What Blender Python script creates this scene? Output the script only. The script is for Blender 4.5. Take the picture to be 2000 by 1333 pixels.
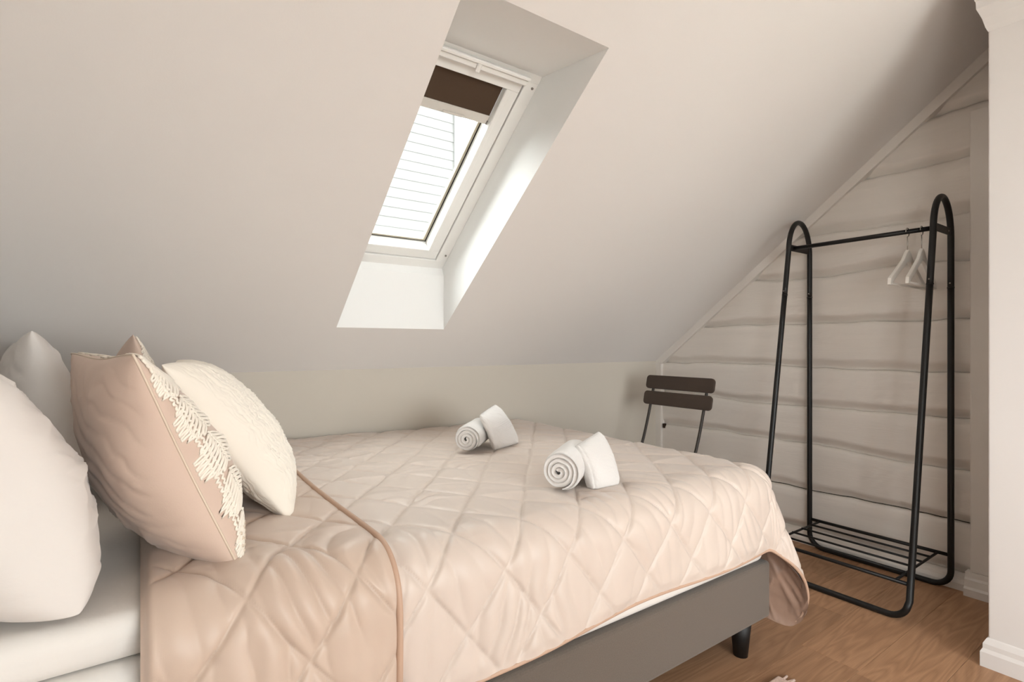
import bpy, bmesh, math, random
import numpy as np
from mathutils import Vector, Matrix

for o in list(bpy.data.objects): bpy.data.objects.remove(o, do_unlink=True)
scene = bpy.context.scene
COL = scene.collection
random.seed(7)

# ------------------------------------------------------------------ camera
CAM_H = 1.1
YAW = 35.162
cam_data = bpy.data.cameras.new('camera')
cam_data.sensor_width = 36.0
cam_data.lens = 36.0 * 1030.48 / 2000.0
cam_data.shift_y = 7.0 / 2000.0
cam_data.clip_start = 0.02
cam = bpy.data.objects.new('camera', cam_data)
COL.objects.link(cam)
cam.location = (0, 0, CAM_H)
cam.rotation_euler = (math.radians(90), 0, math.radians(-YAW))
scene.camera = cam

# ------------------------------------------------------------------ world, window portals, exposure
SKY = 14.0
world = bpy.data.worlds.new('overcast_sky'); scene.world = world
world.use_nodes = True
bg = world.node_tree.nodes['Background']
bg.inputs['Color'].default_value = (0.94, 0.972, 1.0, 1)
bg.inputs['Strength'].default_value = SKY
vs = scene.view_settings
vs.view_transform = 'Standard'; vs.look = 'None'; vs.gamma = 1.0; vs.use_curve_mapping = False
vs.exposure = 0.2

TS = math.radians(37.87)                 # roof pitch
YK, ZK = 2.472, 0.9825                   # knee wall plane and height
XR, XL = 3.0, -0.5                       # log wall, head wall
YB = -2.2                                # wall behind the camera
ZC = 2.43                                # flat ceiling
SN, CS = math.sin(TS), math.cos(TS)
def roof(X, L, off=0.0):                 # point on the pitched ceiling: L metres up the slope, off metres outwards
    return Vector((X, YK - CS*L + SN*off, ZK + SN*L + CS*off))
WX0, WX1, WL0, WL1 = 0.671, 1.174, 0.309, 1.674   # skylight opening in the ceiling
RW = (0.1, 1.9, 0.5, 1.85)                # unseen window added behind the camera for daylight: x0,x1,z0,z1
LW = (-1.95, -0.85, 0.5, 1.85)            # unseen window added in the head wall to light the logs: y0,y1,z0,z1

def portal(name, loc, rx, sx, sy):
    l = bpy.data.lights.new(name, 'AREA'); l.shape = 'RECTANGLE'; l.size = sx; l.size_y = sy
    l.energy = 1.0
    o = bpy.data.objects.new(name, l); COL.objects.link(o)
    o.location = loc; o.rotation_euler = (rx, 0, 0)
    l.cycles.is_portal = True
    return o
portal('skylight_portal', roof(0.9225, 0.95, 0.36), -TS, 0.34, 1.0)
lp_ = portal('added_side_window_portal', (XL-.16, (LW[0]+LW[1])/2, (LW[2]+LW[3])/2), 0, LW[3]-LW[2], LW[1]-LW[0])
lp_.rotation_euler = (0, math.radians(-90), 0)
portal('added_rear_window_portal', ((RW[0]+RW[1])/2, YB-0.16, (RW[2]+RW[3])/2), math.radians(90), RW[1]-RW[0], RW[3]-RW[2])

# ------------------------------------------------------------------ helpers
def tag(o, label=None, cat=None, group=None, kind=None):
    if label: o['label'] = label
    if cat: o['category'] = cat
    if group: o['group'] = group
    if kind: o['kind'] = kind
    return o
def empty(name, loc, rz=0.0):
    o = bpy.data.objects.new(name, None); COL.objects.link(o)
    o.location = loc; o.rotation_euler = (0, 0, rz); o.empty_display_size = 0.05
    return o
def link(name, me, mat=None, parent=None, world_coords=True):
    o = bpy.data.objects.new(name, me); COL.objects.link(o)
    if mat is not None and not me.materials: me.materials.append(mat)
    if parent is not None:
        o.parent = parent
        if world_coords:
            o.matrix_parent_inverse = parent_matrix(parent).inverted()
    return o
def parent_matrix(p):
    m = Matrix.LocRotScale(p.location, p.rotation_euler, p.scale)
    if p.parent is not None: m = parent_matrix(p.parent) @ p.matrix_parent_inverse @ m
    return m
def np_mesh(name, V, F, smooth=True):
    """V (n,3) array; F (m,4) or (m,3) int array"""
    V = np.ascontiguousarray(V, np.float32); F = np.ascontiguousarray(F, np.int32)
    me = bpy.data.meshes.new(name)
    k = F.shape[1]
    me.vertices.add(len(V)); me.vertices.foreach_set('co', V.ravel())
    me.loops.add(F.size); me.loops.foreach_set('vertex_index', F.ravel())
    me.polygons.add(len(F)); me.polygons.foreach_set('loop_start', np.arange(0, F.size, k, dtype=np.int32))
    me.polygons.foreach_set('use_smooth', np.full(len(F), smooth))
    me.update(calc_edges=True); me.validate()
    return me
def grid_faces(n, m, flip=False, wrap_m=False):
    """faces of an n x m vertex grid (row major)"""
    i, j = np.meshgrid(np.arange(n-1), np.arange(m if wrap_m else m-1), indexing='ij')
    j2 = (j+1) % m
    a, b, c, d = i*m+j, i*m+j2, (i+1)*m+j2, (i+1)*m+j
    F = np.stack([a, b, c, d], -1).reshape(-1, 4)
    return F[:, ::-1] if flip else F
def bm_mesh(name, bm, smooth=False):
    me = bpy.data.meshes.new(name); bm.normal_update(); bm.to_mesh(me); bm.free()
    if smooth:
        for p in me.polygons: p.use_smooth = True
    return me
def bm_box(bm, lo, hi, M=None):
    r = bmesh.ops.create_cube(bm, size=1.0)
    c = (Vector(lo)+Vector(hi))/2; s = Vector(hi)-Vector(lo)
    for v in r['verts']:
        v.co = Vector((v.co.x*s.x, v.co.y*s.y, v.co.z*s.z)) + c
        if M is not None: v.co = M @ v.co
    return r['verts']
def box(name, lo, hi, mat, parent=None, bevel=0.0, seg=2, M=None):
    bm = bmesh.new(); bm_box(bm, lo, hi)
    if bevel > 0:
        bmesh.ops.bevel(bm, geom=bm.edges[:], offset=bevel, segments=seg, profile=.5, affect='EDGES')
    if M is not None: bmesh.ops.transform(bm, matrix=M, verts=bm.verts)
    return link(name, bm_mesh(name, bm), mat, parent)
def prism(name, poly, vec, mat, parent=None):
    """closed planar polygon (list of 3D points) extruded by vec"""
    bm = bmesh.new()
    f = bm.faces.new([bm.verts.new(p) for p in poly])
    r = bmesh.ops.extrude_face_region(bm, geom=[f])
    vs_ = [g for g in r['geom'] if isinstance(g, bmesh.types.BMVert)]
    bmesh.ops.translate(bm, vec=Vector(vec), verts=vs_)
    bmesh.ops.recalc_face_normals(bm, faces=bm.faces)
    return link(name, bm_mesh(name, bm), mat, parent)
def sweep_arrays(pts, r, sides=12, closed=False, cap=True, squash=None):
    P = np.asarray(pts, float); n = len(P)
    rr = np.full(n, r) if np.isscalar(r) else np.asarray(r, float)
    T = np.zeros_like(P)
    if closed: T = np.roll(P, -1, 0) - np.roll(P, 1, 0)
    else:
        T[1:-1] = P[2:] - P[:-2]; T[0] = P[1]-P[0]; T[-1] = P[-1]-P[-2]
    T /= np.linalg.norm(T, axis=1)[:, None] + 1e-12
    up = np.array([0, 0, 1.0]) if abs(T[0][2]) < .9 else np.array([1.0, 0, 0])
    N = np.zeros_like(P); N[0] = up - T[0]*(up@T[0]); N[0] /= np.linalg.norm(N[0])
    for i in range(1, n):
        v = N[i-1] - T[i]*(N[i-1]@T[i]); N[i] = v/(np.linalg.norm(v)+1e-12)
    B = np.cross(T, N)
    a = np.linspace(0, 2*np.pi, sides, endpoint=False)
    V = P[:, None, :] + rr[:, None, None]*(np.cos(a)[None, :, None]*N[:, None, :] + np.sin(a)[None, :, None]*B[:, None, :])
    V = V.reshape(-1, 3)
    F = grid_faces(n, sides, wrap_m=True)
    if closed:
        j = np.arange(sides); a0 = (n-1)*sides+j; a1 = (n-1)*sides+(j+1) % sides; b1 = (j+1) % sides; b0 = j
        F = np.vstack([F, np.stack([a0, a1, b1, b0], -1)])
    elif cap:
        k = len(V); V = np.vstack([V, P[0], P[-1]])
        j = np.arange(sides)
        c0 = np.stack([np.full(sides, k), (j+1) % sides, j, j], -1)
        e = (n-1)*sides
        c1 = np.stack([np.full(sides, k+1), e+j, e+(j+1) % sides, e+(j+1) % sides], -1)
        # degenerate quads are split to triangles below
        return V, F, (c0[:, :3], c1[:, :3])
    return V, F, None
def tube(name, pts, r, mat, parent=None, sides=12, closed=False):
    V, F, caps = sweep_arrays(pts, r, sides, closed)
    tris = np.vstack([F[:, [0, 1, 2]], F[:, [0, 2, 3]]] + (list(caps) if caps is not None else []))
    return link(name, np_mesh(name, V, tris), mat, parent)
def multi_tube(name, paths, r, mat, parent=None, sides=6):
    VV, FF, k = [], [], 0
    for p, closed in paths:
        V, F, caps = sweep_arrays(p, r, sides, closed)
        t = np.vstack([F[:, [0, 1, 2]], F[:, [0, 2, 3]]] + (list(caps) if caps is not None else []))
        VV.append(V); FF.append(t+k); k += len(V)
    return link(name, np_mesh(name, np.vstack(VV), np.vstack(FF)), mat, parent)
def arc(c, r, a0, a1, n, ax, ay):
    c, ax, ay = map(lambda v: np.array(v, float), (c, ax, ay))
    return [c + r*(math.cos(a)*ax + math.sin(a)*ay) for a in np.linspace(a0, a1, n)]

# numpy value noise
def _h(ix, iy, s):
    v = np.sin(ix*127.1 + iy*311.7 + s*74.7)*43758.5453
    return v - np.floor(v)
def vn(x, y, s=0.0):
    x, y = np.broadcast_arrays(np.asarray(x, float), np.asarray(y, float))
    ix, iy = np.floor(x), np.floor(y); fx, fy = x-ix, y-iy
    fx = fx*fx*fx*(fx*(fx*6-15)+10); fy = fy*fy*fy*(fy*(fy*6-15)+10)
    a, b, c, d = _h(ix, iy, s), _h(ix+1, iy, s), _h(ix, iy+1, s), _h(ix+1, iy+1, s)
    return (a*(1-fx)+b*fx)*(1-fy) + (c*(1-fx)+d*fx)*fy
def fbm(x, y, s=0.0, o=3):
    t, a, w = 0.0, 0.5, 0.0
    for k in range(o):
        t = t + a*vn(x*2**k, y*2**k, s+k*13.1); w += a; a *= .5
    return t/w
def ridge(x, y, s=0.0, p=3.0):
    return (1-np.abs(2*vn(x, y, s)-1))**p
def sstep(a, b, x):
    t = np.clip((x-a)/(b-a), 0, 1); return t*t*(3-2*t)

# ------------------------------------------------------------------ materials
def srgb(r, g, b):
    f = lambda c: (c/255/12.92) if c/255 <= .04045 else ((c/255+.055)/1.055)**2.4
    return (f(r), f(g), f(b), 1)
def mat(name, col, rough=0.6, spec=0.3, metal=0.0, sheen=0.0, bump=None, var=None, coat=0.0):
    """bump=(scale, strength, distance, stretch); var=(scale, amount)"""
    m = bpy.data.materials.new(name); m.use_nodes = True
    nt = m.node_tree; b = nt.nodes['Principled BSDF']
    b.inputs['Base Color'].default_value = col
    b.inputs['Roughness'].default_value = rough
    b.inputs['Specular IOR Level'].default_value = spec
    b.inputs['Metallic'].default_value = metal
    b.inputs['Sheen Weight'].default_value = sheen
    b.inputs['Coat Weight'].default_value = coat
    tc = nt.nodes.new('ShaderNodeTexCoord')
    if var:
        mp = nt.nodes.new('ShaderNodeMapping'); mp.inputs['Scale'].default_value = var[2] if len(var) > 2 else (1, 1, 1)
        nt.links.new(tc.outputs['Object'], mp.inputs['Vector'])
        n = nt.nodes.new('ShaderNodeTexNoise'); n.inputs['Scale'].default_value = var[0]; n.inputs['Detail'].default_value = 5
        nt.links.new(mp.outputs['Vector'], n.inputs['Vector'])
        mx = nt.nodes.new('ShaderNodeMix'); mx.data_type = 'RGBA'
        k = var[1]
        mx.inputs['A'].default_value = tuple(c*(1-k) for c in col[:3])+(1,)
        mx.inputs['B'].default_value = tuple(min(1, c*(1+k)) for c in col[:3])+(1,)
        nt.links.new(n.outputs['Fac'], mx.inputs['Factor']); nt.links.new(mx.outputs['Result'], b.inputs['Base Color'])
    if bump:
        mp2 = nt.nodes.new('ShaderNodeMapping'); mp2.inputs['Scale'].default_value = bump[3] if len(bump) > 3 else (1, 1, 1)
        nt.links.new(tc.outputs['Object'], mp2.inputs['Vector'])
        n2 = nt.nodes.new('ShaderNodeTexNoise'); n2.inputs['Scale'].default_value = bump[0]; n2.inputs['Detail'].default_value = 4
        nt.links.new(mp2.outputs['Vector'], n2.inputs['Vector'])
        bp = nt.nodes.new('ShaderNodeBump'); bp.inputs['Strength'].default_value = bump[1]; bp.inputs['Distance'].default_value = bump[2]
        nt.links.new(n2.outputs['Fac'], bp.inputs['Height']); nt.links.new(bp.outputs['Normal'], b.inputs['Normal'])
    return m
M = {}
M['ceiling'] = mat('ceiling_paint', srgb(233, 228, 224), .85, .2, bump=(220, .06, .002))
M['reveal'] = mat('reveal_paint', srgb(243, 242, 240), .75, .2)
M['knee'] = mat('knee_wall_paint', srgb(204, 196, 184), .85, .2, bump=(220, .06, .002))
M['plain'] = mat('plain_wall_paint', srgb(226, 220, 214), .85, .2)
M['log'] = mat('whitewashed_log', srgb(228, 220, 212), .6, .3, bump=(60, .25, .004, (1, .25, 2.2)), var=(9, .05, (1, .3, 3)))
M['trim'] = mat('trim_paint', srgb(230, 223, 216), .5, .35)
M['white_block'] = mat('white_gloss_paint', srgb(218, 212, 208), .5, .35)
M['gap'] = mat('dark_gap', srgb(60, 48, 40), .9, .1)
M['frame'] = mat('window_white_lacquer', srgb(240, 238, 234), .35, .45)
M['spacer'] = mat('spacer_aluminium', srgb(176, 166, 148), .5, .4)
M['rubber'] = mat('black_rubber', srgb(30, 27, 24), .7, .3)
M['blind'] = mat('brown_blind_fabric', srgb(82, 66, 54), .9, .1, bump=(400, .2, .001))
M['alu'] = mat('matt_aluminium', srgb(214, 208, 200), .35, .5)
M['screw'] = mat('screw_steel', srgb(150, 145, 140), .4, .5, .8)
M['rack'] = mat('black_powder_coat', srgb(22, 20, 19), .45, .4)
M['hanger'] = mat('white_painted_wood', srgb(232, 226, 218), .45, .4)
M['hook'] = mat('hook_chrome', srgb(190, 186, 180), .25, .5, 1.0)
M['chair'] = mat('chair_dark_stain', srgb(70, 58, 50), .55, .35, var=(30, .12, (1, .2, 3)))
M['chair_metal'] = mat('chair_dark_steel', srgb(52, 45, 40), .45, .4)
M['boxspring'] = mat('grey_brown_upholstery', srgb(106, 96, 87), .95, .15, sheen=.2, bump=(500, .5, .002), var=(330, .22))
M['leg'] = mat('black_leg', srgb(20, 18, 17), .5, .35)
M['sheet'] = mat('white_sheet', srgb(228, 223, 217), .85, .2, sheen=.15, bump=(30, .15, .01))
M['quilt'] = mat('champagne_satin', srgb(209, 193, 181), .43, .38, sheen=.25, bump=(700, .08, .0008))
M['flap'] = mat('beige_satin', srgb(197, 175, 158), .43, .38, sheen=.25, bump=(700, .08, .0008))
M['lining'] = mat('taupe_satin_lining', srgb(146, 118, 101), .45, .4, sheen=.2)
M['binding'] = mat('binding_tape', srgb(190, 158, 136), .5, .35)
M['pillow_white'] = mat('white_pillowcase', srgb(222, 215, 209), .85, .2, sheen=.2, bump=(18, .12, .012, (1, 1, 1.8)))
M['pillow_beige'] = mat('beige_cotton', srgb(208, 184, 168), .85, .2, sheen=.2, bump=(320, .15, .001))
M['pillow_cream'] = mat('cream_crinkle_cotton', srgb(240, 231, 218), .8, .2, sheen=.2)
M['lace'] = mat('ivory_crochet', srgb(240, 230, 216), .85, .2, sheen=.2)
M['bead'] = mat('pale_bead', srgb(214, 196, 176), .4, .5)
M['towel'] = mat('white_terry', srgb(228, 223, 219), .95, .1, sheen=.4, bump=(420, .6, .003))
M['rug'] = mat('pale_pink_wool', srgb(222, 190, 172), .95, .1, sheen=.3, bump=(260, .7, .004))
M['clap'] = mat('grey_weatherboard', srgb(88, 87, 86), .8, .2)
M['ground'] = mat('outside_ground', srgb(205, 203, 198), .95, .1)

def floor_material():
    m = bpy.data.materials.new('oak_planks'); m.use_nodes = True
    nt = m.node_tree; N = nt.nodes; Lk = nt.links; b = N['Principled BSDF']
    tc = N.new('ShaderNodeTexCoord'); oi = N.new('ShaderNodeObjectInfo')
    add = N.new('ShaderNodeVectorMath'); add.operation = 'MULTIPLY_ADD'
    comb = N.new('ShaderNodeCombineXYZ')
    for i in range(3): Lk.new(oi.outputs['Random'], comb.inputs[i])
    add.inputs[1].default_value = (31, 17, 9); Lk.new(comb.outputs[0], add.inputs[0]); Lk.new(tc.outputs['Object'], add.inputs[2])
    # distorted rings give cathedral grain
    mp = N.new('ShaderNodeMapping'); mp.inputs['Scale'].default_value = (.9, 7.5, 1); Lk.new(add.outputs[0], mp.inputs['Vector'])
    nz = N.new('ShaderNodeTexNoise'); nz.inputs['Scale'].default_value = 1.6; nz.inputs['Detail'].default_value = 2; nz.inputs['Distortion'].default_value = .5
    Lk.new(mp.outputs[0], nz.inputs['Vector'])
    mul = N.new('ShaderNodeMath'); mul.operation = 'MULTIPLY'; mul.inputs[1].default_value = 17; Lk.new(nz.outputs['Fac'], mul.inputs[0])
    fr = N.new('ShaderNodeMath'); fr.operation = 'PINGPONG'; fr.inputs[1].default_value = 1.0; Lk.new(mul.outputs[0], fr.inputs[0])
    mp2 = N.new('ShaderNodeMapping'); mp2.inputs['Scale'].default_value = (4, 120, 1); Lk.new(add.outputs[0], mp2.inputs['Vector'])
    fine = N.new('ShaderNodeTexNoise'); fine.inputs['Scale'].default_value = 2.2; fine.inputs['Detail'].default_value = 4; Lk.new(mp2.outputs[0], fine.inputs['Vector'])
    mix = N.new('ShaderNodeMath'); mix.operation = 'MULTIPLY_ADD'; mix.inputs[1].default_value = .45
    Lk.new(fr.outputs[0], mix.inputs[0]); 
    m3 = N.new('ShaderNodeMath'); m3.operation = 'MULTIPLY'; m3.inputs[1].default_value = .6; Lk.new(fine.outputs['Fac'], m3.inputs[0]); Lk.new(m3.outputs[0], mix.inputs[2])
    cr = N.new('ShaderNodeValToRGB')
    cr.color_ramp.elements[0].position = .1; cr.color_ramp.elements[0].color = srgb(150, 111, 82)
    cr.color_ramp.elements[1].position = .85; cr.color_ramp.elements[1].color = srgb(182, 141, 108)
    Lk.new(mix.outputs[0], cr.inputs['Fac'])
    hsv = N.new('ShaderNodeHueSaturation'); Lk.new(cr.outputs['Color'], hsv.inputs['Color'])
    mr = N.new('ShaderNodeMapRange'); mr.inputs['To Min'].default_value = .88; mr.inputs['To Max'].default_value = 1.1
    Lk.new(oi.outputs['Random'], mr.inputs['Value']); Lk.new(mr.outputs[0], hsv.inputs['Value'])
    Lk.new(hsv.outputs['Color'], b.inputs['Base Color'])
    b.inputs['Roughness'].default_value = .5; b.inputs['Specular IOR Level'].default_value = .3
    bp = N.new('ShaderNodeBump'); bp.inputs['Strength'].default_value = .15; bp.inputs['Distance'].default_value = .002
    Lk.new(mix.outputs[0], bp.inputs['Height']); Lk.new(bp.outputs['Normal'], b.inputs['Normal'])
    return m
M['oak'] = floor_material()
def glass_material():
    m = bpy.data.materials.new('window_glass'); m.use_nodes = True
    nt = m.node_tree; N = nt.nodes; N.remove(N['Principled BSDF'])
    t = N.new('ShaderNodeBsdfTransparent'); t.inputs['Color'].default_value = (.97, .98, .97, 1)
    g = N.new('ShaderNodeBsdfGlossy'); g.inputs['Roughness'].default_value = .02
    f = N.new('ShaderNodeFresnel'); f.inputs['IOR'].default_value = 1.22
    x = N.new('ShaderNodeMixShader')
    nt.links.new(f.outputs[0], x.inputs[0]); nt.links.new(t.outputs[0], x.inputs[1]); nt.links.new(g.outputs[0], x.inputs[2])
    nt.links.new(x.outputs[0], N['Material Output'].inputs['Surface'])
    return m
M['glass'] = glass_material()

# ------------------------------------------------------------------ room shell
# floor with separate oak planks
fl = tag(box('floor', (XL, YB, -.06), (XR+.06, YK+.05, -.014), M['gap']), 'oak plank floor of the attic bedroom', kind='structure')
PW = .19
y = .78 - PW*16; row = 0
plank_cache = {}
rnd = random.Random(11)
while y < YK:
    x = XL - rnd.uniform(.1, 1.1)
    if row == 16: x = 1.98 - 1.3*2      # end joint seen in front of the rack
    while x < XR+.05:
        x0, x1 = max(x, XL), min(x+1.3, XR+.05)
        y0, y1 = max(y, YB), min(y+PW, YK)
        if x1-x0 > .03 and y1-y0 > .01:
            key = (round(x1-x0, 3), round(y1-y0, 3))
            if key not in plank_cache:
                bm = bmesh.new(); bm_box(bm, (.0004, .0004, -.014), (key[0]-.0004, key[1]-.0004, 0))
                top = [e for e in bm.edges if all(v.co.z > -.001 for v in e.verts)]
                bmesh.ops.bevel(bm, geom=top, offset=.0008, segments=1, profile=.5, affect='EDGES')
                me = bm_mesh('plank', bm); me.materials.append(M['oak']); plank_cache[key] = me
            p = link('plank', plank_cache[key], None, fl, world_coords=False)
            p.location = (x0, y0, 0)
        x += 1.3
    y += PW; row += 1

# ceiling: pitched part with the skylight hole, then the flat part
LT = (ZC-ZK)/SN
xs = [XL-.02, WX0, WX1, XR+.08]; ls = [0, WL0, WL1, LT]
V = [roof(a, l) for l in ls for a in xs]; F = []
for i in range(3):
    for j in range(3):
        if i == 1 and j == 1: continue
        F.append((i*4+j, i*4+j+1, (i+1)*4+j+1, (i+1)*4+j))
k = len(V); V += [Vector((XL-.02, YB-.1, ZC)), Vector((XR+.08, YB-.1, ZC))]
V += [roof(XL-.02, LT), roof(XR+.08, LT)]
F.append((k+2, k+3, k+1, k))
me = bpy.data.meshes.new('ceiling'); me.from_pydata([tuple(v) for v in V], [], F)
ceiling = tag(link('ceiling', me, M['ceiling']), 'pale pitched attic ceiling with a skylight opening', kind='structure')
# reveal of the skylight
RO = .24
LB = .47; LE = 1.44
a = [roof(WX0, WL0), roof(WX1, WL0), roof(WX1, WL1), roof(WX0, WL1)]
zc_ = .2/CS
lowm = [roof(WX0, WL0)+Vector((0, 0, zc_)), roof(WX1, WL0)+Vector((0, 0, zc_))]
b_ = [roof(WX0, LB+.006, RO), roof(WX1, LB+.006, RO), roof(WX1, LE, RO), roof(WX0, LE, RO)]
V = [tuple(p) for p in a+lowm+b_]
#   0..3 room side, 4,5 top of the upright lower face, 6..9 at the frame
F = [(0, 1, 5, 4), (4, 5, 7, 6), (1, 2, 8, 7, 5), (2, 3, 9, 8), (3, 0, 4, 6, 9)]
me = bpy.data.meshes.new('reveal'); me.from_pydata(V, [], F)
link('reveal', me, M['reveal'], ceiling)

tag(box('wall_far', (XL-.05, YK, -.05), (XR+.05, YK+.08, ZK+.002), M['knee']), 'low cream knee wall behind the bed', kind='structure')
wl = tag(box('wall_left', (XL-.12, LW[1], -.05), (XL, YK+.05, ZC+.05), M['plain']), 'plain wall at the head of the bed', kind='structure')
for lo, hi in (((XL-.12, YB, -.05), (XL, LW[0], ZC+.05)), ((XL-.12, LW[0], -.05), (XL, LW[1], LW[2])), ((XL-.12, LW[0], LW[3]), (XL, LW[1], ZC+.05))):
    box('wall_piece', lo, hi, M['plain'], wl)
w3 = tag(empty('added_side_window', (XL-.06, LW[0], LW[2])), 'white casement window added for daylight in the head wall behind the viewer', kind='structure')
for lo, hi in (((LW[0], LW[2]), (LW[1], LW[2]+.06)), ((LW[0], LW[3]-.06), (LW[1], LW[3])), ((LW[0], LW[2]+.06), (LW[0]+.06, LW[3]-.06)),
               ((LW[1]-.06, LW[2]+.06), (LW[1], LW[3]-.06)), (((LW[0]+LW[1])/2-.04, LW[2]+.06), ((LW[0]+LW[1])/2+.04, LW[3]-.06))):
    box('added_window_frame', (XL-.09, lo[0], lo[1]), (XL-.03, hi[0], hi[1]), M['frame'], w3)
box('pane', (XL-.063, LW[0]+.06, LW[2]+.06), (XL-.06, LW[1]-.06, LW[3]-.06), M['glass'], w3)
# wall behind the camera, window opening added to let in daylight
wb = tag(box('wall_back', (XL, YB-.12, -.05), (RW[0], YB, ZC+.05), M['plain']), 'plain wall behind the viewer with an added window', kind='structure')
for lo, hi in (((RW[1], YB-.12, -.05), (XR+.1, YB, ZC+.05)), ((RW[0], YB-.12, -.05), (RW[1], YB, RW[2])), ((RW[0], YB-.12, RW[3]), (RW[1], YB, ZC+.05))):
    box('wall_piece', lo, hi, M['plain'], wb)
w2 = tag(empty('added_rear_window', (RW[0], YB-.06, RW[2])), 'white casement window added for daylight behind the viewer', kind='structure')
for lo, hi in (((RW[0], YB-.09, RW[2]), (RW[1], YB-.03, RW[2]+.06)), ((RW[0], YB-.09, RW[3]-.06), (RW[1], YB-.03, RW[3])),
               ((RW[0], YB-.09, RW[2]+.06), (RW[0]+.06, YB-.03, RW[3]-.06)), ((RW[1]-.06, YB-.09, RW[2]+.06), (RW[1], YB-.03, RW[3]-.06)),
               (((RW[0]+RW[1])/2-.04, YB-.09, RW[2]+.06), ((RW[0]+RW[1])/2+.04, YB-.03, RW[3]-.06))):
    box('added_window_frame', lo, hi, M['frame'], w2)
box('pane', (RW[0]+.06, YB-.063, RW[2]+.06), (RW[1]-.06, YB-.06, RW[3]-.06), M['glass'], w2)

# log wall
wr = tag(box('wall_right', (XR+.055, YB, -.05), (XR+.11, YK+.05, ZC+.05), M['gap']), 'whitewashed timber log wall at the foot of the bed', kind='structure')
joints = [-.01, .07, .29, .545, .757, .972, 1.205, 1.475, 1.69, 1.93, 2.16, 2.45]
YN_LOG = .40
for k in range(len(joints)-1):
    z0, z1 = joints[k], joints[k+1]
    zr = z1 - .01
    yfar = YK if z1 <= ZK else YK - (z0-ZK)/math.tan(TS) + .02
    yfar = min(yfar, YK)
    n = max(24, int((yfar-YN_LOG)/.012)); m = 34
    yy = np.linspace(YN_LOG, yfar, n)[:, None]; vv = np.linspace(0, 1, m)[None, :]
    jn = lambda zz, sd: (fbm(yy*2.2, yy*0+sd, sd, 3)-.5)*.045 + .004*(vn(yy*22, yy*0, sd)-.5)
    zb = z0 + jn(z0, k*3.7) * (0 if k == 0 else 1); zt = z1 + jn(z1, (k+1)*3.7)
    gap = .006 if k == 2 else 0.0       # open crack under the low log
    ZZ = zb + gap + (zt-zb-gap)*vv; YY = yy + 0*vv
    band = .052 + .03*(fbm(yy*3.1, yy*0, k*5.3+2, 2)-.4)         # hewn bevel along the lower edge
    hgt = (ZZ-zb)
    rec = .034*(1-sstep(0, 1, hgt/band))**1.2 + .009*(1-sstep(0, .012, zt-ZZ)) + .006*(1-sstep(0, .05, zt-ZZ))
    rec = rec + .004*(fbm(YY*3, ZZ*9, k+.5, 3)-.5) + .0022*(ridge(YY*30+ZZ*22, ZZ*20, k+9, 2)-.3)*(vn(YY*2, ZZ*5, k)>.55)
    XX = XR + .006 + np.maximum(rec, -.004)
    # lips running back into the wall close the joint
    P = np.stack([XX, YY, ZZ], -1)
    lipb = P[:, :1].copy(); lipb[..., 0] = XR+.06; lipt = P[:, -1:].copy(); lipt[..., 0] = XR+.05
    P = np.concatenate([lipb, P, lipt], 1)
    me = np_mesh('log', P.reshape(-1, 3), grid_faces(n, m+2, flip=True))
    link('log', me, M['log'], wr)
# trims on the log wall
prism('trim_1', [roof(XR-.014, .0), roof(XR-.014, LT+.1), roof(XR-.014, LT+.1, -.045), roof(XR-.014, .03, -.045)], (.04, 0, 0), M['trim'])
prism('trim_2', [(XR-.014, YK-.046, 0), (XR-.014, YK, 0), (XR-.014, YK, ZK), (XR-.014, YK-.046, ZK-.012)], (.04, 0, 0), M['trim'])
box('trim_3', (XR-.018, .42, .1), (XR+.02, .737, 2.13), M['trim'], bevel=.004)
prism('trim_4',
      [(XR-.05, .752, 0), (XR-.05, .752, .032), (XR-.038, .752, .04), (XR-.038, .752, .07), (XR-.026, .752, .078), (XR-.026, .752, .1), (XR+.02, .752, .1), (XR+.02, .752, 0)], (0, -.33, 0), M['trim'])
prism('baseboard_right', [(XR-.006, YK, 0), (XR-.006, YK, .03), (XR+.002, YK, .045), (XR+.02, YK, .05), (XR+.02, YK, 0)], (0, -(YK-.752), 0), M['trim'])
for nm, lb in (('trim_1', 'sloping white board between log wall and pitched ceiling'), ('trim_2', 'narrow upright white corner board behind the chair'),
               ('trim_3', 'flat upright white board at the near end of the log wall'), ('trim_4', 'moulded white plinth block on the floor'), ('baseboard_right', 'low white skirting strip under the logs')):
    tag(bpy.data.objects[nm], lb, kind='structure')
# small dark box against the logs at the corner board
box('log_dark_box', (XR-.002, 2.405, .515), (XR+.02, 2.42, .545), M['gap'], wr)

# white wall corner on the right with crown moulding and skirting
BX, BY = 2.37, .537
tag(box('wall_corner', (BX, YB, -.02), (XR+.04, BY, ZC+.02), M['white_block'], bevel=.004), 'bright white wall corner at the right edge', kind='structure')
def ring_profile(name, prof, m):
    """prof: list of (offset, z) swept round the visible corner of the block (two straight runs with a mitre)"""
    V, F = [], []
    for (x, y_, sx, sy) in ((BX, YB, -1, 0), (BX, BY, -1, 1), (XR+.02, BY, 0, 1)):
        for o_, z_ in prof: V.append((x+sx*o_, y_+sy*o_, z_))
    n = len(prof)
    for s_ in range(2):
        for i in range(n): F.append((s_*n+i, s_*n+(i+1) % n, (s_+1)*n+(i+1) % n, (s_+1)*n+i))
    me = bpy.data.meshes.new(name); me.from_pydata(V, [], F)
    return tag(link(name, me, m), kind='structure')
tag(ring_profile('trim_5', [(-.01, 2.17), (.0005, 2.17), (.006, 2.185), (.013, 2.215), (.020, 2.235), (.026, 2.25), (.027, 2.275), (.03, 2.28), (.03, ZC), (-.01, ZC)], M['white_block']), 'white crown moulding at the top of the wall corner')
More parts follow.
